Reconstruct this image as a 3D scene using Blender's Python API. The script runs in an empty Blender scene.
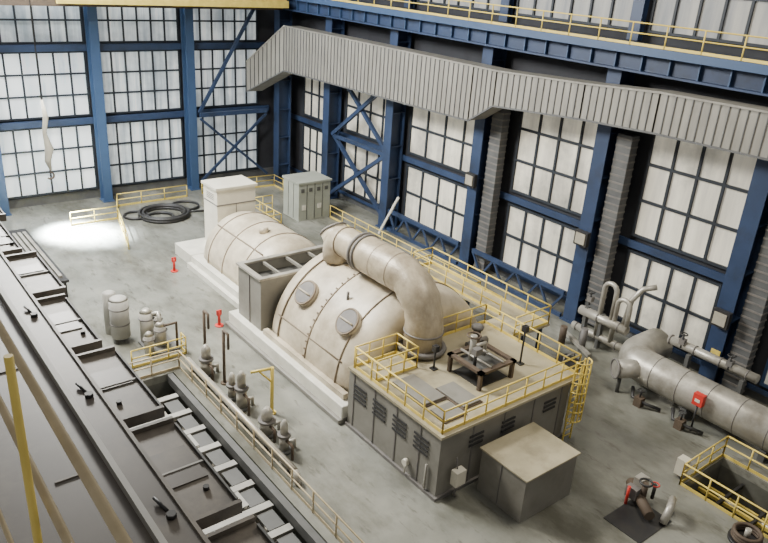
import bpy, bmesh, math, random
import numpy as np
from mathutils import Vector, Matrix
random.seed(4)
S=bpy.context.scene
# ---------------------------------------------------------------- materials
def mat(name,c1,c2=None,scale=1.0,rough=0.6,metal=0.0,stretch=(1,1,1),bump=0.0,emis=0.0,detail=6,lo=0.35,hi=0.65,dirt=None,dirt_scale=0.3,dirt_lo=0.5,dirt_hi=0.75,spec=0.5,dstretch=(1,1,1),fine=None):
    m=bpy.data.materials.new(name);m.use_nodes=True
    nt=m.node_tree;b=nt.nodes['Principled BSDF'];L=nt.links.new
    c1=(*c1,1);c2=(*(c2 or [x*0.8 for x in c1[:3]]),1)
    tc=nt.nodes.new('ShaderNodeTexCoord');mp=nt.nodes.new('ShaderNodeMapping');mp.inputs['Scale'].default_value=stretch
    L(tc.outputs['Object'],mp.inputs[0])
    n=nt.nodes.new('ShaderNodeTexNoise');n.inputs['Scale'].default_value=scale;n.inputs['Detail'].default_value=detail;n.inputs['Roughness'].default_value=0.6
    L(mp.outputs[0],n.inputs['Vector'])
    r=nt.nodes.new('ShaderNodeValToRGB');r.color_ramp.elements[0].position=lo;r.color_ramp.elements[1].position=hi
    r.color_ramp.elements[0].color=c1;r.color_ramp.elements[1].color=c2
    L(n.outputs[0],r.inputs[0]);col=r.outputs[0]
    def layer(col,dirt,sc,lo_,hi_,st):
        mp2=nt.nodes.new('ShaderNodeMapping');mp2.inputs['Scale'].default_value=st;mp2.inputs['Location'].default_value=(sc*7,3,1);L(tc.outputs['Object'],mp2.inputs[0])
        n2=nt.nodes.new('ShaderNodeTexNoise');n2.inputs['Scale'].default_value=sc;n2.inputs['Detail'].default_value=8;n2.inputs['Roughness'].default_value=0.65
        L(mp2.outputs[0],n2.inputs['Vector'])
        r2=nt.nodes.new('ShaderNodeValToRGB');r2.color_ramp.elements[0].position=lo_;r2.color_ramp.elements[1].position=hi_
        r2.color_ramp.elements[0].color=(0,0,0,1);r2.color_ramp.elements[1].color=(1,1,1,1)
        L(n2.outputs[0],r2.inputs[0])
        mx=nt.nodes.new('ShaderNodeMix');mx.data_type='RGBA'
        L(r2.outputs[0],mx.inputs['Factor']);L(col,mx.inputs[6]);mx.inputs[7].default_value=(*dirt,1);return mx.outputs[2]
    if dirt: col=layer(col,dirt,dirt_scale,dirt_lo,dirt_hi,dstretch)
    if fine: col=layer(col,fine[0],fine[1],fine[2],fine[3],fine[4])
    L(col,b.inputs['Base Color'])
    b.inputs['Roughness'].default_value=rough;b.inputs['Metallic'].default_value=metal
    b.inputs['Specular IOR Level'].default_value=spec
    if emis>0:
        L(col,b.inputs['Emission Color']);b.inputs['Emission Strength'].default_value=emis
    if bump>0:
        bp=nt.nodes.new('ShaderNodeBump');bp.inputs['Strength'].default_value=bump;bp.inputs['Distance'].default_value=0.05
        L(n.outputs[0],bp.inputs['Height']);L(bp.outputs[0],b.inputs['Normal'])
    return m
M={}
M['floor']=mat('floor_paint',(0.155,0.158,0.135),(0.26,0.258,0.22),0.24,0.20,bump=0.05,dirt=(0.095,0.092,0.072),dirt_scale=0.28,dirt_lo=0.45,dirt_hi=0.68,dstretch=(1.4,0.7,1),fine=((0.085,0.08,0.062),1.6,0.57,0.75,(1.8,0.5,1)))
M['conc']=mat('pit_concrete',(0.13,0.13,0.11),(0.08,0.08,0.065),1,0.8)
M['blue']=mat('blue_steel',(0.018,0.034,0.078),(0.025,0.046,0.105),0.6,0.5,dirt=(0.013,0.02,0.037),dirt_scale=0.5)
M['blue2']=mat('light_blue_steel',(0.038,0.078,0.165),(0.032,0.066,0.14),0.6,0.5)
M['dark']=mat('dark_mullion',(0.018,0.025,0.036),(0.012,0.016,0.022),1,0.6)
M['wallback']=mat('wall_backing',(0.03,0.033,0.04),(0.02,0.02,0.025),0.5,0.8)
M['panF']=mat('translucent_glow_panel_far',(0.72,0.76,0.76),(0.34,0.39,0.43),0.7,0.5,stretch=(3.5,1,0.22),emis=0.55,dirt=(0.16,0.195,0.23),dirt_scale=0.16,dirt_lo=0.46,dirt_hi=0.72)  # daylight behind the panels is put in as emission
M['panG']=mat('bright_glow_panel_far',(0.85,0.88,0.88),(0.50,0.55,0.58),0.7,0.5,stretch=(3.5,1,0.22),emis=0.95,dirt=(0.25,0.29,0.33),dirt_scale=0.16,dirt_lo=0.46,dirt_hi=0.76)  # brighter copy of the far panel, strong daylight painted into colour and emission
M['panR']=mat('translucent_glow_panel_right',(0.74,0.70,0.58),(0.50,0.47,0.40),0.5,0.5,stretch=(1,2.5,0.3),emis=0.34,dirt=(0.22,0.215,0.19),dirt_scale=0.22,dirt_lo=0.48,dirt_hi=0.74)  # backlight imitated by emission, nothing shines through from outside
M['panU']=mat('upper_glow_panel',(0.36,0.35,0.32),(0.19,0.20,0.21),0.5,0.5,stretch=(1,2.5,0.3),emis=0.10)  # faint daylight glow set as emission
M['duct']=mat('galvanised_cladding',(0.28,0.268,0.235),(0.215,0.205,0.18),0.8,0.55,metal=0.2,stretch=(1,3,0.5))
M['corr']=mat('corrugated_cladding',(0.12,0.122,0.12),(0.085,0.087,0.09),1.2,0.6,metal=0.2)
M['yellow']=mat('yellow_paint',(0.74,0.57,0.13),(0.62,0.47,0.10),2,0.5)
M['hood']=mat('insulation_cream',(0.62,0.545,0.41),(0.44,0.38,0.28),0.8,0.42,bump=0.6,dirt=(0.26,0.21,0.14),dirt_scale=0.5,dirt_lo=0.47,dirt_hi=0.76)
M['seam']=mat('seam_brown',(0.24,0.19,0.13),(0.18,0.14,0.1),2,0.7)
M['disc']=mat('manway_grey',(0.17,0.155,0.14),(0.12,0.115,0.11),2,0.6)
M['pipe']=mat('pipe_lagging',(0.46,0.39,0.28),(0.32,0.27,0.19),1.3,0.4,metal=0.1,bump=0.8,stretch=(2,1,1),dirt=(0.19,0.15,0.10),dirt_scale=0.8)
M['white']=mat('white_base_paint',(0.70,0.68,0.59),(0.56,0.54,0.46),1,0.5)
M['tank']=mat('tank_offwhite',(0.38,0.37,0.33),(0.29,0.28,0.25),1,0.5)
M['cream']=mat('cream_cabinet',(0.66,0.62,0.51),(0.56,0.53,0.43),0.8,0.5)
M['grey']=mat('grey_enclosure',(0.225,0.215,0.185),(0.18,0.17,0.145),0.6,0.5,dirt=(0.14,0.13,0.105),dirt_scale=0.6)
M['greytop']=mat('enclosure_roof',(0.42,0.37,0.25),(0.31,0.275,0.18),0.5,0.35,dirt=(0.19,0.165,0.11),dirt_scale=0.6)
M['greyd']=mat('dark_grey_steel',(0.10,0.10,0.095),(0.075,0.075,0.07),1,0.6)
M['black']=mat('black_steel',(0.02,0.02,0.022),(0.03,0.028,0.025),2,0.5)
M['slot']=mat('louver_shadow',(0.03,0.028,0.025),(0.025,0.025,0.025),2,0.8)
M['silver']=mat('silver_lagging',(0.48,0.455,0.395),(0.34,0.32,0.275),1.2,0.4,metal=0.4,bump=0.25,dirt=(0.2,0.18,0.14),dirt_scale=0.8)
M['green']=mat('pale_green_cabinet',(0.34,0.355,0.30),(0.29,0.305,0.255),1,0.5)
M['brown']=mat('girder_brown',(0.12,0.104,0.088),(0.09,0.079,0.067),0.8,0.42,dirt=(0.185,0.16,0.125),dirt_scale=0.9)
M['brown2']=mat('deck_brown',(0.215,0.185,0.145),(0.155,0.133,0.105),0.9,0.48,dirt=(0.10,0.086,0.07),dirt_scale=1.1,dirt_lo=0.45,dirt_hi=0.65)
M['tan']=mat('tan_handrail',(0.50,0.41,0.25),(0.40,0.32,0.185),3,0.4)
M['red']=mat('red_paint',(0.6,0.04,0.03),(0.5,0.03,0.02),2,0.5)
M['rust']=mat('brown_frame',(0.10,0.07,0.045),(0.07,0.05,0.035),2,0.7)
M['lampglass']=mat('lamp_glass',(0.4,0.37,0.29),(0.33,0.3,0.24),3,0.3)
# ---------------------------------------------------------------- mesh builder
class B:
    def __init__(s,name): s.name=name;s.bm=bmesh.new();s.mats=[]
    def mi(s,m):
        if m not in s.mats: s.mats.append(m)
        return s.mats.index(m)
    def box(s,x0,x1,y0,y1,z0,z1,m):
        v=[s.bm.verts.new((x,y,z)) for z in (z0,z1) for y in (y0,y1) for x in (x0,x1)];k=s.mi(m)
        for f in ((0,2,3,1),(4,5,7,6),(0,1,5,4),(2,6,7,3),(0,4,6,2),(1,3,7,5)):
            fc=s.bm.faces.new([v[i] for i in f]);fc.material_index=k
        return s
    def prism(s,a,b,m):
        va=[s.bm.verts.new(p) for p in a];vb=[s.bm.verts.new(p) for p in b];k=s.mi(m);n=len(a)
        fs=[s.bm.faces.new(va[::-1]),s.bm.faces.new(vb)]
        for i in range(n): fs.append(s.bm.faces.new([va[i],va[(i+1)%n],vb[(i+1)%n],vb[i]]))
        for f in fs:f.material_index=k
        return s
    def tube(s,path,r,m,n=12,caps=True,smooth=True):
        path=[Vector(p) for p in path];k=s.mi(m);rings=[]
        rr=r if isinstance(r,(list,tuple)) else [r]*len(path)
        t0=(path[1]-path[0]).normalized()
        up=Vector((0,0,1)) if abs(t0.z)<0.9 else Vector((1,0,0))
        a=t0.cross(up).normalized()
        for i,p in enumerate(path):
            if i==0:t=t0
            elif i==len(path)-1:t=(path[-1]-path[-2]).normalized()
            else:t=((path[i+1]-p).normalized()+(p-path[i-1]).normalized()).normalized()
            a=(a-t*a.dot(t)).normalized();b=t.cross(a)
            rings.append([s.bm.verts.new(p+(a*math.cos(2*math.pi*j/n)+b*math.sin(2*math.pi*j/n))*rr[i]) for j in range(n)])
        for i in range(len(rings)-1):
            for j in range(n):
                f=s.bm.faces.new([rings[i][j],rings[i][(j+1)%n],rings[i+1][(j+1)%n],rings[i+1][j]]);f.material_index=k;f.smooth=smooth
        if caps:
            for q in (rings[0][::-1],rings[-1]):
                f=s.bm.faces.new(q);f.material_index=k
        return s
    def beam(s,p0,p1,w,h,m):
        p0=Vector(p0);p1=Vector(p1);t=(p1-p0).normalized()
        up=Vector((0,0,1)) if abs(t.z)<0.95 else Vector((1,0,0))
        a=t.cross(up).normalized()*w/2;b=t.cross(a).normalized()*h/2
        return s.prism([p0+a+b,p0+a-b,p0-a-b,p0-a+b],[p1+a+b,p1+a-b,p1-a-b,p1-a+b],m)
    def ring(s,c,axis,R,r,m,n=24,k=6):
        axis=Vector(axis).normalized();up=Vector((0,0,1)) if abs(axis.z)<0.9 else Vector((1,0,0))
        a=axis.cross(up).normalized();b=axis.cross(a);c=Vector(c)
        return s.tube([c+(a*math.cos(2*math.pi*i/n)+b*math.sin(2*math.pi*i/n))*R for i in range(n+1)],r,m,k,caps=False)
    def rail(s,pts,h=1.05,m='yellow',r=0.04,step=1.6,toe=True):
        pts=[Vector(p) for p in pts]
        for i in range(len(pts)-1):
            a,b=pts[i],pts[i+1];L=(b-a).length;n=max(1,round(L/step))
            for q in (h,h*0.55): s.tube([a+Vector((0,0,q)),b+Vector((0,0,q))],r,m,6)
            if toe: s.beam(a+Vector((0,0,0.08)),b+Vector((0,0,0.08)),0.03,0.14,m)
            for j in range(n+1):
                p=a.lerp(b,j/n); s.tube([p,p+Vector((0,0,h))],r,m,6)
        return s
    def done(s,bevel=0):
        bmesh.ops.recalc_face_normals(s.bm,faces=s.bm.faces)
        me=bpy.data.meshes.new(s.name);s.bm.to_mesh(me);s.bm.free()
        for m in s.mats: me.materials.append(M[m])
        o=bpy.data.objects.new(s.name,me);S.collection.objects.link(o)
        if bevel:
            md=o.modifiers.new('bevel','BEVEL');md.width=bevel;md.segments=2;md.limit_method='ANGLE'
        return o
def arc(c,r,a0,a1,ax1,ax2,n=8):
    c=Vector(c);ax1=Vector(ax1);ax2=Vector(ax2)
    return [c+ax1*r*math.cos(a0+(a1-a0)*i/n)+ax2*r*math.sin(a0+(a1-a0)*i/n) for i in range(n+1)]
PI=math.pi
# ---------------------------------------------------------------- floor with openings
b=B('floor')
xs=[-3,6.5,12.1,26.7,30.1,37];ys=[-4,6.5,9,11.1,31,61]
for i in range(5):
    for j in range(5):
        hole=(i==1 and 2<=j<=3) or (i==3 and 1<=j<=2)
        if not hole: b.box(xs[i],xs[i+1],ys[j],ys[j+1],-0.4,0,'floor')
b.done()
b=B('basement_floor');b.box(5,13,8,32,-5.2,-5,'conc');b.box(25.5,31.5,5.5,12,-3.7,-3.5,'conc')
for x0,x1,y0,y1,z in ((6.3,6.5,9,31,-5),(12.1,12.3,9,31,-5),(6.5,12.1,31,31.2,-5),(6.5,12.1,8.8,9,-5),(26.5,26.7,6.5,11.1,-3.5),(30.1,30.3,6.5,11.1,-3.5),(26.7,30.1,11.1,11.3,-3.5),(26.7,30.1,6.3,6.5,-3.5)):
    b.box(x0,x1,y0,y1,z,-0.4,'conc')
b.done()
# ---------------------------------------------------------------- right wall
b=B('wall_right');b.box(36.6,37,-4,61,0,24,'wallback')
b.box(36.45,36.6,-4,61,0,0.5,'corr')
b.done()
cols=[6.0,14.9,24.0,33.6,43.2,51.8]
def hcol(name,x,y,z1,d=1.5,w=1.0,along='x',m='blue'):
    b=B(name)
    if along=='x':
        b.box(x,x+0.09,y-w/2,y+w/2,0,z1,m);b.box(x+d-0.09,x+d,y-w/2,y+w/2,0,z1,m);b.box(x+0.09,x+d-0.09,y-0.06,y+0.06,0,z1,m)
        for z in np.arange(1.5,z1,2.6): b.box(x+0.09,x+d-0.09,y-w/2+0.04,y+w/2-0.04,z,z+0.06,m)
        b.box(x-0.15,x+d+0.1,y-w/2-0.15,y+w/2+0.15,0,0.08,m)
    else:
        b.box(x-w/2,x+w/2,y,y+0.07,0,z1,m);b.box(x-w/2,x+w/2,y+d-0.07,y+d,0,z1,m);b.box(x-0.05,x+0.05,y+0.07,y+d-0.07,0,z1,m)
        b.box(x-w/2-0.1,x+w/2+0.1,y-0.1,y+d,0,0.08,m)
    return b.done()
for c in cols: hcol('steel_column',34.9,c,15.45,1.3,0.9)
hcol('steel_column',34.0,58.6,15.45,1.3,0.9)
for c in cols[:4]:
    b=B('corrugated_riser_duct');y=c-0.7
    b.box(35.3,35.95,y-0.95,y,0.3,12.0,'corr')
    for z in np.arange(0.4,11.9,0.42): b.box(35.26,35.3,y-0.97,y+0.01,z,z+0.10,'disc')
    for z in np.arange(0.4,11.9,0.42): b.box(35.3,35.95,y-0.99,y-0.95,z,z+0.10,'disc')
    b.done()
wn=1
def window(name,axis,base,a0,a1,z0,z1,nc,nr,pm,fm='dark',fw=0.09,extra=()):
    b=B(name)
    def bx(p0,p1,q0,q1,d0,d1,m):
        if axis=='x': b.box(base-d1,base-d0,p0,p1,q0,q1,m)
        else: b.box(p0,p1,base-d1,base-d0,q0,q1,m)
    bx(a0,a1,z0,z1,0.0,0.05,pm)
    for i in range(nc+1):
        p=a0+(a1-a0)*i/nc;bx(p-fw/2,p+fw/2,z0,z1,0.05,0.17,fm)
    for j in range(nr+1):
        q=z0+(z1-z0)*j/nr;bx(a0-fw/2,a1+fw/2,q-fw/2,q+fw/2,0.05,0.19,fm)
    for e in extra: bx(e-0.17,e+0.17,z0,z1,0.05,0.3,'blue2')
    return b.done()
allc=cols+[58.6]
for i in range(len(allc)-1):
    a0=allc[i]+0.9;a1=allc[i+1]-(2.2 if i<3 else 0.9)
    n=4
    ex=(a0+(a1-a0)*0.75,) if i<1 else ()
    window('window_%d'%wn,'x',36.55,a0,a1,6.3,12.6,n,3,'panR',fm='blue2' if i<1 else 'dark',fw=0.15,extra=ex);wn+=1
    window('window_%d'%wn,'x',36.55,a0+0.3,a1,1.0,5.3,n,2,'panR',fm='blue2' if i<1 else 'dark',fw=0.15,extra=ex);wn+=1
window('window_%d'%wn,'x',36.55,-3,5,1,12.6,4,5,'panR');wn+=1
uc=[-3]+cols+[59]
for i in range(len(uc)-1):
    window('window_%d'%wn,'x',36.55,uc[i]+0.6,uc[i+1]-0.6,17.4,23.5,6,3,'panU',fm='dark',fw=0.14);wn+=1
for c in cols: 
    b=B('upper_steel_column');b.box(35.9,35.97,c-0.35,c+0.35,16.9,24,'blue');b.box(35.97,36.28,c-0.05,c+0.05,16.9,24,'blue');b.box(36.28,36.35,c-0.35,c+0.35,16.9,24,'blue');b.done()
b=B('wall_girts')
for z in (5.8,13.2): b.box(36.22,36.33,-3,60,z-0.22,z+0.22,'blue')
b.box(36.22,36.33,-3,60,0.55,0.8,'blue')
b.done()
b=B('cross_bracing');y0=allc[4]+0.55;y1=allc[5]-0.55
for z0,z1 in ((0.6,5.8),(5.9,11.5)):
    b.beam((35.5,y0,z0),(35.5,y1,z1),0.26,0.3,'blue');b.beam((35.3,y0,z1),(35.3,y1,z0),0.26,0.3,'blue')
b.box(35.3,35.5,y0,y1,5.65,5.95,'blue')
b.done()
b=B('pipe_bracket_strut');b.beam((33.9,42.2,0.0),(34.3,40.6,3.4),0.16,0.16,'white');b.done()
for (y0,y1) in ((24.7,32.9),(34.3,42.5)):
    b=B('low_lattice_girder')
    b.box(34.9,35.1,y0,y1,1.5,1.8,'blue');b.box(34.9,35.1,y0,y1,0,0.25,'blue')
    k=8
    for j in range(k):
        q0=y0+(y1-y0)*j/k;q1=y0+(y1-y0)*(j+1)/k
        b.beam((35,q0,0.1 if j%2 else 1.6),(35,q1,1.6 if j%2 else 0.1),0.12,0.14,'blue')
    b.done()
# ---------------------------------------------------------------- duct band
b=B('clad_air_duct')
def band(b,pts):
    D=1.55
    for i in range(len(pts)-1):
        a=pts[i];c=pts[i+1]
        t=Vector((c[0]-a[0],c[1]-a[1],0)).normalized();nrm=Vector((-t.y,t.x,0))
        if nrm.x<0:nrm=-nrm
        A=[Vector((a[0],a[1],a[2])),Vector((a[0],a[1],a[3])),Vector((a[0]+D,a[1]+0.01,a[3])),Vector((a[0]+D,a[1]+0.01,a[2]))]
        C=[Vector((c[0],c[1],c[2])),Vector((c[0],c[1],c[3])),Vector((c[0]+D,c[1]+0.01,c[3])),Vector((c[0]+D,c[1]+0.01,c[2]))]
        b.prism(A,C,'duct')
        L=(A[0]-C[0]).length;n=max(1,int(L/0.45))
        for j in range(n+1):
            f=j/n;p=A[0].lerp(C[0],f);q=A[1].lerp(C[1],f)
            b.beam(p-nrm*0.02,q-nrm*0.02,0.05,0.06,'corr' if j%6 else 'greyd')
        b.beam(A[1],C[1],0.14,0.1,'duct');b.beam(A[0],C[0],0.12,0.1,'corr')
band(b,[(33.2,-3,13.2,15.2),(33.2,20,12.9,14.9),(33.2,24.5,12.7,14.6),(33.2,31,12.2,14.3),(33.2,33,10.9,14.3),(33.2,56,10.6,14.3),(31.2,59,8.4,11.0)])
b.done()
b=B('crane_runway_girder')
b.box(33.6,35.85,-3,60,16.7,16.85,'blue');b.box(34.4,34.6,-3,60,15.6,16.7,'blue');b.box(34.0,35.0,-3,60,15.5,15.6,'blue')
for y in np.arange(-2,60,1.6): b.box(34.2,34.4,y,y+0.08,15.6,16.7,'blue2')
b.box(33.55,33.6,-3,60,16.45,16.85,'blue2')
b.done()
b=B('runway_handrail');b.rail([(33.7,-3,16.85),(33.7,60,16.85)],1.1,step=2.0);b.done()
# ---------------------------------------------------------------- far wall
b=B('wall_far');b.box(-3,36.6,60.5,60.8,0,24,'wallback');b.box(-3,36.5,60.42,60.5,0,0.7,'corr');b.done()
fc=[-3,2.8,10.4,18.3,26.0,33.4]
for x in fc[1:5]: hcol('steel_column',x,58.9,24,1.0,0.7,'y','blue2')
for i in range(5):
    a0=fc[i]+0.45;a1=fc[i+1]-0.45
    for z0,z1,nr in ((0.9,6.2,3),(7.0,11.9,3),(12.6,17.5,3),(18.0,23.5,3)):
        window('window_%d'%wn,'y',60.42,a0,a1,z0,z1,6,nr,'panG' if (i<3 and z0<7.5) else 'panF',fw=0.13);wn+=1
b=B('far_wall_girts')
for z in (6.6,12.25,17.75): b.box(-3,34,59.93,60.15,z-0.25,z+0.25,'blue')
b.done()
b=B('cross_bracing')
b.beam((26.5,58.7,6.9),(29.8,58.7,12.2),0.25,0.25,'blue');b.beam((29.8,58.7,12.2),(33.0,58.7,17.4),0.25,0.25,'blue')
b.beam((26.5,58.7,0.8),(33.0,58.7,6.4),0.2,0.2,'blue');b.beam((26.5,58.5,6.4),(33.0,58.5,0.8),0.2,0.2,'blue')
b.beam((26.5,58.6,6.7),(33.0,58.6,6.7),0.3,0.35,'blue')
b.done()
b=B('overhead_crane_bridge')
b.box(15,33.4,55.6,56.0,15.75,16.3,'yellow');b.box(-3,33.4,56.6,58.2,15.5,17.6,'rust');b.box(15,33.4,56.0,56.6,16.25,16.35,'yellow')
b.rail([(20,55.7,16.3),(33.2,55.7,16.3)],1.1,step=1.8)
b.done()
# ---------------------------------------------------------------- LP turbine
b=B('turbine_bedplate');b.box(16.8,26.4,22.75,34.2,0,0.9,'white');b.box(16.6,26.5,22.7,34.3,0,0.25,'grey');b.done(0.05)
b=B('turbine_hood')
cx,cz=21.9,0.92
def shell(b,prof,m,cx,cz,n=32,flat=1.0):
    rings=[];k=b.mi(m)
    for (y,R) in prof:
        rings.append([b.bm.verts.new((cx-R*math.cos(PI*j/n),y,cz+R*flat*math.sin(PI*j/n))) for j in range(n+1)])
    for i in range(len(rings)-1):
        for j in range(n):
            f=b.bm.faces.new([rings[i][j],rings[i][j+1],rings[i+1][j+1],rings[i+1][j]]);f.material_index=k;f.smooth=True
        f=b.bm.faces.new([rings[i][0],rings[i+1][0],rings[i+1][n],rings[i][n]]);f.material_index=k
    for r in (rings[0],rings[-1]):
        f=b.bm.faces.new(r);f.material_index=k
shell(b,[(22.8,3.2),(22.85,3.75),(23.1,4.15),(23.5,4.35),(24.1,4.48),(27.0,4.5),(30.0,4.45),(30.6,4.3),(30.9,4.05),(31.0,3.4)],'hood',cx,cz)
for y in (24.3,27.0,29.7):
    b.tube([(cx-4.51*math.cos(PI*j/24),y,cz+4.51*math.sin(PI*j/24)) for j in range(25)],0.045,'seam',6)
for j in range(1,36):
    a=PI*j/36;p=Vector((cx-4.48*math.cos(a),27.14,cz+4.48*math.sin(a)));nn=Vector((-math.cos(a),0,math.sin(a)))
    b.tube([p,p+nn*0.07],0.05,'seam',5)
for a in (0.32,2.8): b.tube([(cx-4.49*math.cos(a),y,cz+4.49*math.sin(a)) for y in (24.1,30.0)],0.04,'seam',6)
b.box(17.15,17.45,23.2,30.8,0.9,1.2,'hood')
for y in (28.6,24.85):
    a=0.72
    nn=Vector((-math.cos(a),0,math.sin(a)));p=Vector((cx,y,cz))+nn*4.4
    b.tube([p,p+nn*0.26],0.70,'hood',24);b.tube([p+nn*0.26,p+nn*0.33],0.60,'disc',24)
    b.ring(p+nn*0.28,nn,0.66,0.06,'seam')
    s_=Vector((0,1,0));b.tube([p+nn*0.38-s_*0.5,p+nn*0.38+s_*0.5],0.05,'hood',6)
for (xx,yy) in ((20.4,30.0),(19.2,26.0)):
    zz=cz+math.sqrt(4.45**2-(xx-cx)**2);b.tube([(xx,yy,zz-0.1),(xx,yy,zz+0.45)],0.07,'disc',6)
b.done()
b=B('crossover_pipe')
x=20.75;R=0.92
path=[(x,29.2,5.2),(x,29.2,5.8)]+[tuple(p) for p in arc((x,28.6,5.8),0.6,0,PI/2,(0,1,0),(0,0,1),6)][1:]
path+=[(x,y,6.4) for y in (27.5,26.9,26.85,26.3,25.6,24.8,24.1)]
path+=[tuple(p) for p in arc((x,24.0,4.4),2.0,PI/2,PI,(0,1,0),(0,0,1),10)][1:]+[(x,22.0,3.15)]
rnd=random.Random(5)
rad=[0.80]*10+[R+rnd.uniform(-.045,.045) for _ in range(len(path)-10)]
b.tube(path,rad,'pipe',28)
for y in (27.0,26.7): b.ring((x,y,6.4),(0,1,0),R+0.02,0.09,'disc',28)
b.ring((x,28.5,6.4),(0,1,0),0.81,0.045,'seam',28)
for y in (25.4,24.1): b.ring((x,y,6.4),(0,1,0),R+0.0,0.045,'seam',28)
b.ring((x,22.0,4.2),(0,0,1),R+0.0,0.05,'disc',28)
b.ring((x,22.0,3.35),(0,0,1),R+0.12,0.14,'disc',28)
b.tube([(x,29.1,6.1),(x,29.75,6.75)],[0.72,0.72],'hood',20);b.ring((x,29.7,6.7),(0,1,1),0.72,0.06,'disc',20)
b.done()
b=B('coupling_guard_housing')
x0,x1,y0,y1=17.2,23.0,31.15,33.7;h=3.9;z0=0.9
b.box(x0,x1,y0,y0+0.12,z0,h,'grey');b.box(x0,x1,y1-0.12,y1,z0,h,'grey');b.box(x0,x0+0.12,y0+.12,y1-.12,z0,h,'grey');b.box(x1-0.12,x1,y0+.12,y1-.12,z0,h,'grey')
b.box(x0+.12,x1-.12,y0+.12,y1-.12,3.1,3.2,'greyd')
b.box(x0-0.1,x1+0.1,y0-0.06,y0+0.22,h,h+0.12,'silver');b.box(x0-0.1,x1+0.1,y1-0.22,y1+0.1,h,h+0.12,'silver');b.box(x0-0.1,x0+0.22,y0+.22,y1-.22,h,h+0.12,'silver');b.box(x1-0.22,x1+0.1,y0+.22,y1-.22,h,h+0.12,'silver')
for q in (18.6,20.1,21.6): b.box(q,q+0.12,y0+.12,y1-.12,h-0.15,h+0.0,'grey')
b.box(x0-0.04,x0,y0+1.2,y0+1.26,z0,h,'disc')
b.done()
b=B('generator')
b.box(18.5,25.3,34.6,43.1,0,0.8,'white');b.box(18.2,18.5,34.6,43.1,0,0.35,'white')
shell(b,[(34.9,1.2),(35.0,2.2),(35.5,2.75),(36.3,2.95),(41.5,2.95),(42.5,2.75),(43.0,2.3),(43.05,1.5)],'hood',21.9,0.8,24,1.02)
for y in (37.0,39.4,41.4): b.tube([(21.9-2.96*math.cos(PI*j/24),y,0.8+2.96*1.02*math.sin(PI*j/24)) for j in range(25)],0.045,'seam',6)
b.tube([(20.0,y,0.8+1.02*math.sqrt(2.95**2-1.9**2)+0.02) for y in (36,42)],0.05,'seam',6)
b.tube([(21.2,38,3.7),(21.2,38,4.1)],0.3,'hood',14)
b.done()
b=B('exciter_cabinet')
x0,x1,y0,y1=20.6,23.5,43.3,45.4
b.box(x0,x1,y0,y1,0.8,5.0,'cream');b.box(x0-0.12,x1+0.12,y0-0.1,y1+0.12,5.0,5.18,'cream')
b.box(18.5,25.3,43.16,45.8,0,0.8,'white')
b.box(x0-0.03,x1+0.03,y0-0.03,y1+0.03,3.9,3.98,'disc')
for k in range(4): b.box(x0-0.02,x0,y0+0.5,y1-0.5,4.2+k*0.12,4.25+k*0.12,'disc')
b.box(x0+1.4,x0+1.45,y0-0.02,y0,2,3.9,'disc')
b.done(0.03)
# ---------------------------------------------------------------- HP enclosure
b=B('turbine_enclosure')
x0,x1,y0,y1=17.0,24.9,16.4,22.6;h=3.0
b.box(x0,x1,y0,y1,0,h,'grey')
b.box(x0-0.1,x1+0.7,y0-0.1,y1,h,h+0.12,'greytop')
b.box(x1,x1+0.6,y1-0.2,y1,0,h,'grey')
for q in np.arange(17.6,22.4,1.53): b.box(x0-0.03,x0,q-0.03,q+0.03,0.1,h-0.1,'disc')
for q in np.arange(18.8,24.8,1.85): b.box(q-0.03,q+0.03,y0-0.03,y0,0.1,h-0.1,'disc')
for yy in (21.7,20.3,18.9,17.5):
    for k in range(4): b.box(x0-0.05,x0-0.02,yy-0.45,yy+0.45,1.7+k*0.22,1.8+k*0.22,'slot')
for xx in (19.0,20.9,23.6):
    for k in range(3): b.box(xx-0.4,xx+0.4,y0-0.05,y0-0.02,1.95+k*0.22,2.05+k*0.22,'slot')
b.box(x0-0.12,x1+0.1,y0-0.12,y0,0,0.15,'disc');b.box(x0-0.12,x0,y0,y1,0,0.15,'disc')
b.tube([(x0-0.08,17.0,0.2),(x0-0.08,17.0,1.4)],0.05,'silver',6)
b.done()
zt=h+0.12
b=B('side_access_platform')
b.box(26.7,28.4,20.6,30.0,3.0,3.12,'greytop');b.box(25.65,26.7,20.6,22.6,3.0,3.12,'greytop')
for (p,q) in ((26.9,21.0),(28.2,21.0),(26.9,29.7),(28.2,29.7),(26.9,26.4),(28.2,26.4)): b.box(p-0.08,p+0.08,q-0.08,q+0.08,0,3.0,'blue')
b.rail([(25.7,20.65,zt),(28.3,20.65,zt),(28.3,29.9,zt),(26.8,29.9,zt),(26.8,22.7,zt)],1.05,step=1.5)
b.done()
b=B('roof_handrail')
b.rail([(17.1,22.3,zt),(17.1,16.5,zt),(25.45,16.5,zt),(25.45,22.5,zt),(22.4,22.5,zt)],1.05,step=1.2)
b.rail([(17.1,22.4,zt),(19.5,22.4,zt),(19.5,20.9,zt),(17.2,20.9,zt)],1.05,step=0.7)
b.done()
b=B('roof_access_hatch')
for (a,c,d,e) in ((17.7,18.9,18.3,20.4),(19.0,20.0,17.3,19.0),(17.7,18.8,17.0,17.9)):
    b.box(a,c,d,e,zt+0.06,zt+0.14,'grey');b.box(a-0.08,c+0.08,d-0.08,e+0.08,zt,zt+0.06,'rust')
b.done(0.02)
b=B('valve_skylight_frame')
a0,a1,c0,c1=20.6,22.6,18.0,19.9
for (p,q) in ((a0,c0),(a1,c0),(a0,c1),(a1,c1)): b.box(p-0.08,p+0.08,q-0.08,q+0.08,zt,zt+0.9,'rust')
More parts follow.
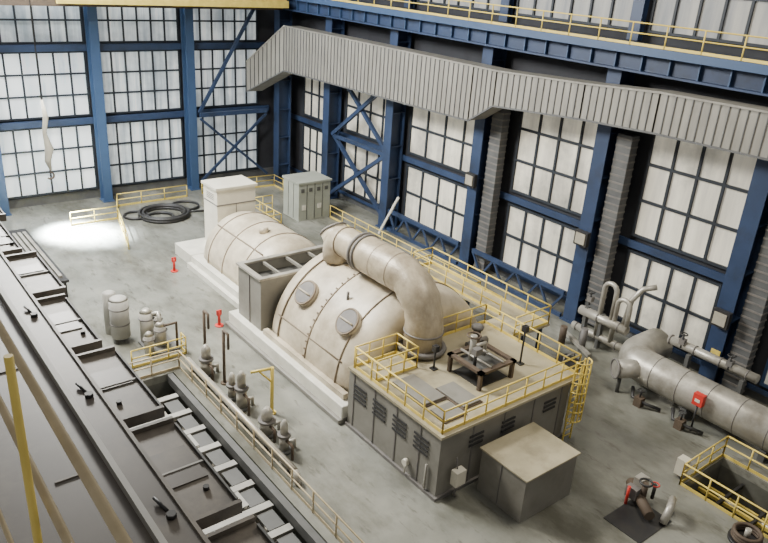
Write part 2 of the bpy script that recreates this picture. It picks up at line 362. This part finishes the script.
for (p,q,r_,s_) in ((a0,a1,c0,c0),(a0,a1,c1,c1),(a0,a0,c0,c1),(a1,a1,c0,c1)): b.box(p-0.12,q+0.12,r_-0.12,s_+0.12,zt+0.8,zt+0.92,'rust')
b.box(a0+0.1,a1-0.1,c0+0.1,c1-0.1,zt+0.62,zt+0.68,'greyd')
b.box(a0+0.1,a1-0.1,c0+0.1,c1-0.1,zt,zt+0.04,'black')
for q in (21.2,22.0): b.tube([(q,c0,zt+0.95),(q,c1,zt+0.95)],0.06,'silver',6)
b.tube([(21.3,19.3,zt+0.6),(21.3,19.3,zt+1.9)],0.15,'silver',8);b.tube([(21.3,19.3,zt+1.3),(22.1,19.3,zt+1.3),(22.1,19.3,zt+0.7)],0.1,'silver',8)
b.ring((21.3,19.3,zt+1.9),(0,0,1),0.3,0.04,'rust');b.tube([(20.9,18.7,zt+0.7),(20.9,18.7,zt+1.5)],0.08,'black',6);b.box(20.8,21.2,18.6,18.9,zt+1.3,zt+1.6,'disc')
b.done()
b=B('roof_control_valve')
b.tube([(22.9,20.6,zt),(22.9,20.6,zt+1.2)],0.18,'rust',10);b.tube([(22.3,20.6,zt+0.5),(23.6,20.6,zt+0.5)],0.14,'disc',8);b.tube([(22.9,20.6,zt+1.2),(22.9,20.6,zt+1.35),(22.9,20.6,zt+1.45)],[0.28,0.32,0.15],'disc',14);b.tube([(23.6,20.6,zt+0.5),(23.6,20.6,zt)],0.12,'disc',8)
b.done()
for (p,q,hh) in ((23.9,18.6,2.0),(20.1,20.4,1.2)):
    b=B('roof_instrument_post');b.tube([(p,q,zt),(p,q,zt+hh)],0.05,'black',6);b.box(p-0.12,p+0.12,q-0.12,q+0.12,zt+hh-0.3,zt+hh,'black');b.box(p-0.15,p+0.15,q-0.15,q+0.15,zt,zt+0.05,'black');b.done()
b=B('caged_ladder')
lx,ly=24.9,16.05
for q in (-0.28,0.28): b.box(lx+q-0.03,lx+q+0.03,ly-0.03,ly+0.03,0,4.3,'yellow')
for z in np.arange(0.3,4.2,0.3): b.tube([(lx-0.28,ly,z),(lx+0.28,ly,z)],0.025,'yellow',5)
for z in np.arange(1.3,4.4,0.5):
    b.tube(arc((lx,ly-0.05,z),0.42,PI,2*PI,(1,0,0),(0,1,0),8),0.035,'yellow',5)
for a in np.linspace(PI,2*PI,6): b.beam((lx+0.42*math.cos(a),ly-0.05+0.42*math.sin(a),1.3),(lx+0.42*math.cos(a),ly-0.05+0.42*math.sin(a),4.3),0.05,0.05,'yellow')
b.done()
b=B('steel_cabinet')
b.box(18.9,22.0,13.5,15.9,0,2.05,'grey');b.box(18.82,22.08,13.42,15.98,2.05,2.13,'greytop')
b.box(18.87,18.9,14.75,14.79,0.05,2.0,'disc');b.done(0.02)
b=B('junction_box');b.box(17.55,18.1,15.85,16.2,0.7,1.4,'cream');b.tube([(17.8,16.1,0),(17.8,16.1,0.75)],0.05,'disc',6);b.tube([(17.8,16.1,1.4),(17.8,16.2,1.9)],0.04,'disc',6);b.done(0.02)
b=B('wall_telephone_hood');b.tube([(16.95,18.2,0.75),(16.78,18.2,0.75)],0.16,'cream',10);b.tube([(16.85,18.2,0.75),(16.85,18.2,0.2)],0.03,'cream',6);b.done()
# ---------------------------------------------------------------- right-hand piping
b=B('insulated_steam_pipe')
path=[(31.9,3,1.35),(31.9,16.6,1.35)]+[tuple(p) for p in arc((33.2,16.6,1.35),1.3,PI,PI/2,(1,0,0),(0,1,0),8)][1:]+[(34.8,17.9,1.35)]
b.tube(path,0.92,'silver',24)
for y in np.arange(4,17.2,1.5): b.ring((31.9,y,1.35),(0,1,0),0.92,0.025,'disc',24)
for y in (6,10,14): b.box(31.3,32.5,y-0.15,y+0.15,0,0.6,'greyd')
b.tube([(31.7,16.6,1.4),(30.3,17.5,1.4)],0.5,'silver',16);b.ring((30.3,17.5,1.4),(-0.6,0.38,0),0.5,0.06,'disc',16);b.tube([(30.6,17.3,0),(30.6,17.3,1.1)],0.1,'greyd',8)
b.done()
b=B('steam_pipe_manifold')
for (xx,zz,r,y0,y1) in ((33.8,2.5,0.24,12,16.8),(33.6,1.9,0.28,19.2,22.4),(33.7,0.7,0.22,19.2,22.8)):
    b.tube([(xx,y0,zz),(xx,y1,zz)],r,'silver',12)
    for y in np.arange(y0+0.5,y1,1.4): b.ring((xx,y,zz),(0,1,0),r+0.01,0.04,'disc',12,5)
for yy,zz in ((19.3,3.2),(20.3,3.8)):
    b.tube([(33.6,yy,1.9),(33.6,yy,zz)]+[tuple(p) for p in arc((33.6,yy+0.4,zz),0.4,PI,0,(0,1,0),(0,0,1),8)][1:]+[(33.6,yy+0.8,0.8)],0.14,'silver',10)
b.tube([(34.6,18.6,4.6),(34.3,19.2,4.3),(33.9,19.5,3.6),(33.8,19.6,2)],0.16,'silver',12)
for y in (13.4,16.0,21.9):
    b.tube([(33.6,y,2.4),(33.6,y,3.2)],0.06,'black',6);b.ring((33.6,y,3.2),(0,0,1),0.18,0.035,'black',12,5);b.box(33.5,33.8,y-0.15,y+0.15,2.6,2.9,'disc')
for y in (12.6,15.5,20.9,22.0): b.box(33.5,33.8,y-0.1,y+0.1,0,2.2,'greyd')
b.beam((33.2,23.0,0.3),(32.0,20.2,0.3),0.2,0.2,'silver')
b.tube([(32.6,21.2,0.0),(32.6,21.2,1.4)],0.2,'disc',10);b.tube([(32.3,22.4,0.0),(32.3,22.4,1.1)],0.2,'rust',10)
b.done()
for yy in (12.6,14.9):
    b=B('drain_valve')
    b.tube([(30.85,yy,0.15),(30.45,yy+0.6,0.3),(30.45,yy+1.4,0.3),(30.85,yy+1.7,0.6)],0.09,'black',8);b.box(30.25,30.65,yy+0.8,yy+1.2,0,0.5,'rust');b.tube([(30.45,yy+1.0,0.5),(30.45,yy+1.0,0.9)],0.05,'black',6);b.ring((30.45,yy+1.0,0.9),(0,0,1),0.18,0.03,'black',10,5)
    b.done()
b=B('fire_hose_box');b.box(30.6,30.9,12.9,13.4,1.5,2.1,'red');b.tube([(30.75,13.15,0),(30.75,13.15,1.5)],0.05,'black',6);b.box(30.58,30.6,13.02,13.28,1.7,1.85,'cream');b.done()
b=B('instrument_stand')
for (p,q) in ((28.3,18.7),(29.4,18.7),(28.3,19.9),(29.4,19.9)): b.box(p-0.05,p+0.05,q-0.05,q+0.05,0,1.3,'black')
b.box(28.2,29.5,18.6,20.0,1.25,1.33,'black');b.box(28.5,29.2,18.9,19.7,0.4,1.0,'black');b.tube([(28.3,19.3,1.33),(28.3,19.3,1.8),(29.2,19.3,1.8),(29.2,19.3,1.33)],0.05,'silver',6)
b.done()
b=B('pit_handrail');b.rail([(26.6,4,0),(26.6,11.2,0),(30.2,11.2,0),(30.2,4,0)],1.1,step=1.2);b.done()
b=B('pit_pump_skid')
b.box(27.3,29.5,7.0,10.5,-3.5,-3.2,'yellow')
for y in (7.6,9.4): b.tube([(27.9,y,-2.6),(29.2,y,-2.6)],0.4,'black',12);b.tube([(28.5,y,-2.4),(28.5,y,-0.9),(28.5,y+0.8,-0.9)],0.12,'silver',8);b.box(27.9,29.2,y-0.3,y+0.3,-3.2,-2.8,'rust')
for y in (6.9,8.4,9.9): b.box(26.7,30.1,y,y+0.12,-0.9,-0.7,'black')
b.box(28.3,28.42,6.5,11.1,-1.0,-0.85,'yellow');b.box(29.3,29.42,6.5,11.1,-1.4,-1.25,'yellow')
b.done()
b=B('pit_control_box');b.box(26.85,27.3,11.3,11.7,0.2,1.0,'cream');b.box(26.95,27.2,11.45,11.55,0,0.2,'disc');b.done()
b=B('floor_valve_assembly')
vx,vy=24.0,11.4
b.box(22.0,24.2,10.1,11.8,0.0,0.03,'black')
b.tube([(vx-0.7,vy-0.8,0.35),(vx+0.5,vy+0.9,0.35)],0.22,'rust',10);b.tube([(vx,vy,0.2),(vx,vy,1.1)],0.13,'rust',8);b.ring((vx,vy,1.15),(0,0,1),0.25,0.05,'black',14,5)
b.tube([(vx+0.7,vy-0.9,0),(vx+0.7,vy-0.9,0.6),(vx,vy-1.2,0.7),(vx-0.3,vy-1.2,0.1)],0.16,'silver',10);b.box(vx+0.1,vx+0.6,vy+0.2,vy+0.6,0.5,1.0,'silver');b.tube([(vx-0.5,vy+0.4,0),(vx-0.5,vy+0.4,0.9)],0.07,'red',6)
b.box(vx-0.4,vx-0.1,vy+0.1,vy+0.6,0.3,0.8,'disc');b.tube([(vx+0.4,vy-0.2,0.3),(vx+0.4,vy-0.2,1.0)],0.08,'black',6);b.ring((vx+0.4,vy-0.2,1.0),(0,0,1),0.16,0.03,'red',12,5)
b.tube([(vx+0.5,vy+0.9,0.35),(vx+0.9,vy+1.0,0)],0.15,'rust',8)
b.done()
b=B('hose_reel');b.tube([(25.7,7.8,0.0),(25.7,7.8,0.12)],0.65,'black',20)
for k in range(3): b.ring((25.7,7.8,0.2+0.12*k),(0,0,1),0.5,0.08,'rust',20,6)
b.tube([(25.7,7.8,0.1),(25.7,7.8,0.6)],0.12,'silver',8)
b.done()
# ---------------------------------------------------------------- wall railings (right) & far
b=B('perimeter_handrail');b.rail([(32.6,29.6,0),(32.6,47.2,0)],1.05,step=1.8);b.rail([(30.4,29.6,0),(32.6,29.6,0)],1.05);b.rail([(30.4,29.6,0),(30.4,38.0,0)],1.05);b.rail([(32.9,50.4,0),(32.9,57,0),(26,57.6,0)],1.05,step=1.8);b.done()
b=B('stair_handrail');b.rail([(27.2,46.0,0),(27.2,50.5,0),(29.0,50.5,0)],1.5,step=1.0);b.rail([(25.6,46.0,0),(25.6,50.5,0),(27.2,50.5,0)],1.5,step=0.8);b.rail([(25.6,46.0,0),(27.2,46.0,0)],1.5,step=0.8);b.done()
b=B('step_platform')
for k in range(3): b.box(25.7,27.1,46.1+0.5*k,46.6+0.5*k,0,0.2+0.2*k,'greyd')
b.box(25.7,27.1,47.6,50.4,0,0.8,'grey')
b.done()
b=B('stairwell_handrail');b.rail([(24.5,57.4,0),(18.5,57.4,0),(17.5,54.5,0)],1.05,step=1.8);b.rail([(17.5,54.5,0),(16.0,48.0,0)],1.05,step=1.6);b.rail([(17.5,54.5,0),(14.0,54.5,0)],1.05,step=1.6);b.done()
b=B('control_cabinet')
x0=29.7
b.box(x0,x0+3.0,47.5,49.9,0,3.1,'green');b.box(x0-0.1,x0+3.1,47.4,50.0,3.1,3.25,'green')
for q in (.75,1.5,2.25): b.box(x0+q-0.025,x0+q+0.025,47.47,47.5,0.1,3.0,'greyd')
for q in (48.3,49.1): b.box(x0-0.03,x0,q-0.02,q+0.02,0.1,3.0,'greyd')
for q in (.2,.95,1.7,2.45): b.box(x0+q,x0+q+0.3,47.46,47.5,2.4,2.7,'greyd')
for q in (.3,1.8): b.box(x0+q,x0+q+0.35,47.45,47.5,0.9,1.3,'white')
b.done()
b=B('cable_coil')
for k in range(4): b.ring((20.9,53.6,0.12+0.2*(k//2)),(0,0,1),1.9-0.28*(k%2),0.12,'black',30,6)
b.ring((23.2,54.9,0.14),(0,0,1),1.1,0.1,'black',24,6);b.ring((20.4,53.2,0.14),(0,0,1),1.0,0.12,'black',24,6);b.ring((18.9,54.4,0.12),(0,0,1),0.9,0.1,'black',24,6)
b.tube([(22.3,53.6,0.1),(24.5,53.0,0.1),(25.2,54.6,0.1)],0.08,'black',6)
b.done()
for p in ((17.2,42.9),(16.3,34.4)):
    b=B('red_bollard');b.tube([(p[0],p[1],0),(p[0],p[1],0.95)],0.09,'red',8);b.tube([(p[0],p[1],0),(p[0],p[1],0.06)],0.25,'red',12);b.box(p[0]-0.15,p[0]+0.15,p[1]-0.05,p[1]+0.05,0.7,1.0,'red');b.done()
# ---------------------------------------------------------------- trench & left equipment
b=B('trench_steelwork')
for y in np.arange(9.4,30.8,1.55): b.box(6.5,11.7,y,y+0.18,-0.75,-0.5,'silver');b.box(6.5,11.7,y-0.08,y+0.26,-0.5,-0.46,'tank')
for xx in (8.3,9.6,10.6): b.box(xx,xx+0.2,9,31,-1.0,-0.76,'silver')
b.box(11.75,12.05,9,31,-0.5,-0.02,'greyd')
for k,y in enumerate(np.arange(9.6,29.5,1.55)):
    b.box(10.9,11.6,y+0.2,y+1.2,-0.6,-0.56,'greyd')
    if k%3==1: b.box(9.0,10.9,y+0.28,y+1.25,-0.52,-0.48,'tank')
for y in (12,18,24,29): b.box(9.5,9.8,y,y+0.3,-5,-1.0,'greyd')
for y in (14,20,26): b.tube([(11.4,y-2.5,-1.6),(11.4,y+3,-1.6)],0.25,'silver',10)
b.done()
b=B('trench_handrail');b.rail([(9.6,31.2,0),(12.5,31.2,0.0),(12.5,9,0.0)],1.05,m='tan',step=1.6);b.done()
for i,(px,py,hh,r) in enumerate(((13.4,29.9,1.5,0.3),(13.5,27.3,1.2,0.2),(13.5,26.3,1.8,0.26),(13.5,23.9,1.2,0.33),(13.5,22.4,1.4,0.22))):
    b=B('vertical_pump');b.tube([(px,py,0),(px,py,0.15)],r+0.12,'greyd',14);b.tube([(px,py,0.1),(px,py,hh*.6)],r,'silver',14);b.tube([(px,py,hh*.6),(px,py,hh*.68)],r+0.08,'disc',14);b.tube([(px,py,hh*.68),(px,py,hh),(px,py,hh+0.25)],[r*.8,r*.8,r*0.3],'silver',14);b.tube([(px+r,py,0.4),(px+r+0.3,py,0.4),(px+r+0.3,py,0)],0.1,'silver',8)
    b.tube([(px,py-0.2,hh*.5),(px,py-0.7,hh*.5),(px,py-0.7,0)],0.07,'rust',8)
    b.done()
b=B('small_bore_piping')
xx,zz,r=12.88,0.5,0.16
b.tube([(xx,20.5,zz),(xx,31,zz)],r,'silver',8)
for y in np.arange(21,31,1.9): b.box(xx-0.06,xx+0.06,y-0.06,y+0.06,0,zz,'black')
b.tube([(xx,20.5,0.5),(xx,20.2,0.3),(xx,20.2,0)],0.16,'silver',8)
b.done()
for (px,py,hh) in ((13.9,31.1,3.0),(13.8,28.7,3.0)):
    b=B('vent_stand_pipe');b.tube([(px,py,0),(px,py,hh)],0.08,'rust',8);b.tube([(px,py,hh),(px,py-0.5,hh),(px,py-0.5,hh-0.8)],0.07,'rust',8);b.tube([(px,py,0),(px,py,0.08)],0.2,'rust',10);b.done()
b=B('jib_davit');b.tube([(14.5,25.2,0),(14.5,25.2,2.5)],0.09,'yellow',8);b.tube([(14.5,25.2,2.45),(13.5,25.4,2.45)],0.07,'yellow',8);b.tube([(14.5,25.2,1.7),(13.9,25.3,2.4)],0.05,'yellow',6);b.tube([(14.5,25.2,0),(14.5,25.2,0.08)],0.2,'yellow',12);b.done()
b=B('storage_tank');tx,ty,tr=11.05,35.5,0.5
b.tube([(tx,ty,0.3),(tx,ty,2.5)],tr,'tank',24);b.tube([(tx,ty,2.5),(tx,ty,2.6),(tx,ty,2.66)],[tr,tr*.75,tr*.2],'tank',24)
for z in (1.1,2.0): b.ring((tx,ty,z),(0,0,1),tr,0.04,'disc',24,5)
b.tube([(tx-0.1,ty+1.2,0),(tx-0.1,ty+1.2,2.4),(tx-0.1,ty+1.2,2.5)],[0.36,0.36,0.2],'tank',20)
for q in range(4):
    a=q*PI/2+0.5;b.box(tx+0.4*math.cos(a)-0.07,tx+0.4*math.cos(a)+0.07,ty+0.4*math.sin(a)-0.07,ty+0.4*math.sin(a)+0.07,0,0.35,'greyd')
b.done()
b=B('filter_vessel_skid')
for (px,py,hh,r) in ((12.2,34.7,1.8,0.36),(12.6,33.8,1.3,0.3),(11.8,33.4,1.1,0.25),(13.0,35.2,1.2,0.22)):
    b.tube([(px,py,0),(px,py,hh)],r,'silver',16);b.tube([(px,py,hh),(px,py,hh+0.2)],[r,r*0.4],'silver',16);b.ring((px,py,hh*0.8),(0,0,1),r+0.03,0.05,'disc',16,5)
b.tube([(12.2,34.7,1.6),(12.7,34.3,1.8),(12.6,33.8,1.4)],0.12,'silver',8);b.box(11.7,13.3,33.0,34.8,0,0.1,'greyd')
b.tube([(13.3,33.3,0),(13.3,33.3,1.5),(12.6,33.3,1.5)],0.08,'rust',8)
b.done()
b=B('skid_handrail');b.rail([(10.5,32.4,0),(13.4,32.4,0),(13.4,33.0,0)],1.0,step=1.0);b.done()
b=B('laydown_rack')
b.box(8.5,10.3,42.0,52.0,1.1,1.25,'black');
for y in (42.3,45.4,48.6,51.7):
    for xx in (8.6,10.1): b.box(xx,xx+0.12,y,y+0.12,0,1.1,'black')
for k in range(5): b.box(8.6+0.32*k,8.8+0.32*k,42.5,51.0,1.25,1.4,'silver')
b.done()
# ---------------------------------------------------------------- left runway girder (foreground)
b=B('runway_box_girder')
b.box(1.55,2.05,-3,40,14.2,15.0,'brown');b.box(1.0,2.1,-3,40,15.0,15.06,'brown')
b.box(1.7,1.76,-3,40,15.06,15.16,'tank')
b.box(2.06,2.1,-3,40,15.06,15.09,'brown2')
for y in np.arange(-2,40,2.4): b.tube([(1.95,y+0.05,15.06),(1.95,y+0.05,15.11)],0.05,'black',6);b.tube([(1.95,y+0.15,15.06),(1.9,y+0.35,15.1)],0.02,'black',6);b.box(1.2,1.45,y+1.1,y+1.13,15.06,15.075,'brown2')
for y in np.arange(-2,40,2.5): b.box(2.05,2.13,y,y+0.1,14.2,15.0,'brown')
b.done()
b=B('runway_deck_plate')
rnd=random.Random(3)
for k,y in enumerate(np.arange(1.5,40,2.3)):
    w_=3.02+rnd.choice([0,0.1,-0.1])
    b.box(2.2,w_,y,y+2.05,13.9,14.0,'brown2')
    b.box(2.2,w_,y,y+0.06,14.0,14.07,'brown2');b.box(2.2,w_,y+1.99,y+2.05,14.0,14.07,'brown2')
    b.box(2.25,w_-0.1,y+rnd.uniform(.5,1.3),y+rnd.uniform(1.4,1.5),14.0,14.02,'brown')
    b.box(w_-0.03,w_,y+0.1,y+1.9,14.0,14.05,'greyd')
    b.box(2.2,w_,y+0.98,y+1.01,14.0,14.03,'tank')
    px=2.5+rnd.uniform(0,0.4);b.tube([(px,y+0.5,14.0),(px,y+0.5,14.05)],0.04,'black',8)
    b.box(2.3,2.9,y+2.05,y+2.3,13.6,13.8,'brown')
b.box(2.2,2.4,-3,40,13.3,13.9,'brown')
b.done()
b=B('gantry_handrail')
b.tube([(0.84,-3,17.2),(0.84,30,17.2)],0.034,'tan',10)
b.tube([(0.72,-3,16.7),(0.72,30,16.7)],0.03,'tan',8)
b.tube([(0.50,-3,16.3),(0.50,30,16.3)],0.018,'tan',8)
b.box(0.35,0.95,-3,30,15.3,15.36,'brown')
for y in (8,11.5,15): b.tube([(0.78,y,15.3),(0.84,y,17.2)],0.025,'tan',8)
b.done()
b=B('yellow_safety_post');b.tube([(0.61,3.96,15.36),(0.61,3.96,17.85)],0.026,'yellow',8);b.tube([(0.61,3.96,15.36),(0.61,3.96,15.4)],0.06,'yellow',8);b.done()
b=B('hanging_crane_sling')
b.tube([(9.5,40,24),(9.5,40,12.3)],0.03,'black',6);b.tube([(9.5,40,12.3),(9.6,40,11.4),(9.45,40,10.6),(9.62,40.1,9.7),(9.45,40,9.1),(9.55,40,8.6)],[0.05,0.14,0.1,0.22,0.16,0.06],'white',10)
b.tube(arc((9.5,40,8.3),0.18,PI/2,-PI*0.8,(1,0,0),(0,0,1),10),0.05,'rust',6)
b.done()
for (y,z) in ((14.9,3.9),(24.0,5.2),(33.6,6.2)):
    b=B('column_floodlight');b.box(34.5,34.8,y-0.5,y+0.4,z,z+0.9,'black');b.box(34.45,34.5,y-0.38,y+0.28,z+0.12,z+0.78,'lampglass');b.box(34.8,34.89,y-0.1,y+0.1,z+0.2,z+0.6,'black');b.done()
b=B('column_sign');b.box(34.84,34.88,14.5,15.0,1.9,2.5,'yellow');b.box(34.82,34.84,14.58,14.92,2.0,2.2,'black');b.done()
# ---------------------------------------------------------------- lights
w=bpy.data.worlds.new('world');S.world=w;w.use_nodes=True
bg=w.node_tree.nodes['Background'];bg.inputs[0].default_value=(1.0,0.98,0.95,1);bg.inputs[1].default_value=0.37
def area(name,loc,target,size,sy,power,col=(1,1,1)):
    l=bpy.data.lights.new(name,'AREA');l.shape='RECTANGLE';l.size=size;l.size_y=sy;l.energy=power;l.color=col
    o=bpy.data.objects.new(name,l);o.location=loc;o.rotation_euler=(Vector(target)-Vector(loc)).to_track_quat('-Z','Y').to_euler();S.collection.objects.link(o)
area('key_light_far',(8,50,25),(17,46,0),14,12,19000,(0.95,0.98,1))  # unseen key light added to brighten the far left of the hall
area('key_light_mid',(9,37,24),(21,26,0),6,5,14000,(1,0.96,0.87))  # unseen key light added for a sunlit look on the turbine hood
area('key_light_near',(24,12,27),(22,14,0),6,6,3200,(1,0.93,0.80))  # unseen light added over the near floor, no roof fixture
sp=bpy.data.lights.new('sun_patch_spot','SPOT');sp.energy=1200000;sp.spot_size=math.radians(30);sp.spot_blend=1.0;sp.shadow_soft_size=0.6;sp.color=(0.82,0.92,1)  # spot added above the floor to make the sunlight patch, no doorway built
o=bpy.data.objects.new('sun_patch_spot',sp);o.location=(10,58,9);o.rotation_euler=(Vector((14.0,52.8,0))-Vector(o.location)).to_track_quat('-Z','Y').to_euler();S.collection.objects.link(o)
# ---------------------------------------------------------------- camera
v=np.array([0.788,-0.195,0.5835]);v/=np.linalg.norm(v)
u=np.array([-0.612,-0.3495,0.7098]);u-=v*u.dot(v);u/=np.linalg.norm(u)
up=np.cross(v,u)
r=Vector((v[0],u[0],up[0]));d=Vector((v[1],u[1],up[1]));f=Vector((v[2],u[2],up[2]))
cam=bpy.data.cameras.new('camera');cam.sensor_width=36;cam.lens=724/768*36;cam.clip_end=300
co=bpy.data.objects.new('camera',cam);S.collection.objects.link(co);S.camera=co
mw=Matrix.Identity(4)
for i in range(3): mw[i][0]=r[i];mw[i][1]=-d[i];mw[i][2]=-f[i]
mw[2][3]=20.0;co.matrix_world=mw
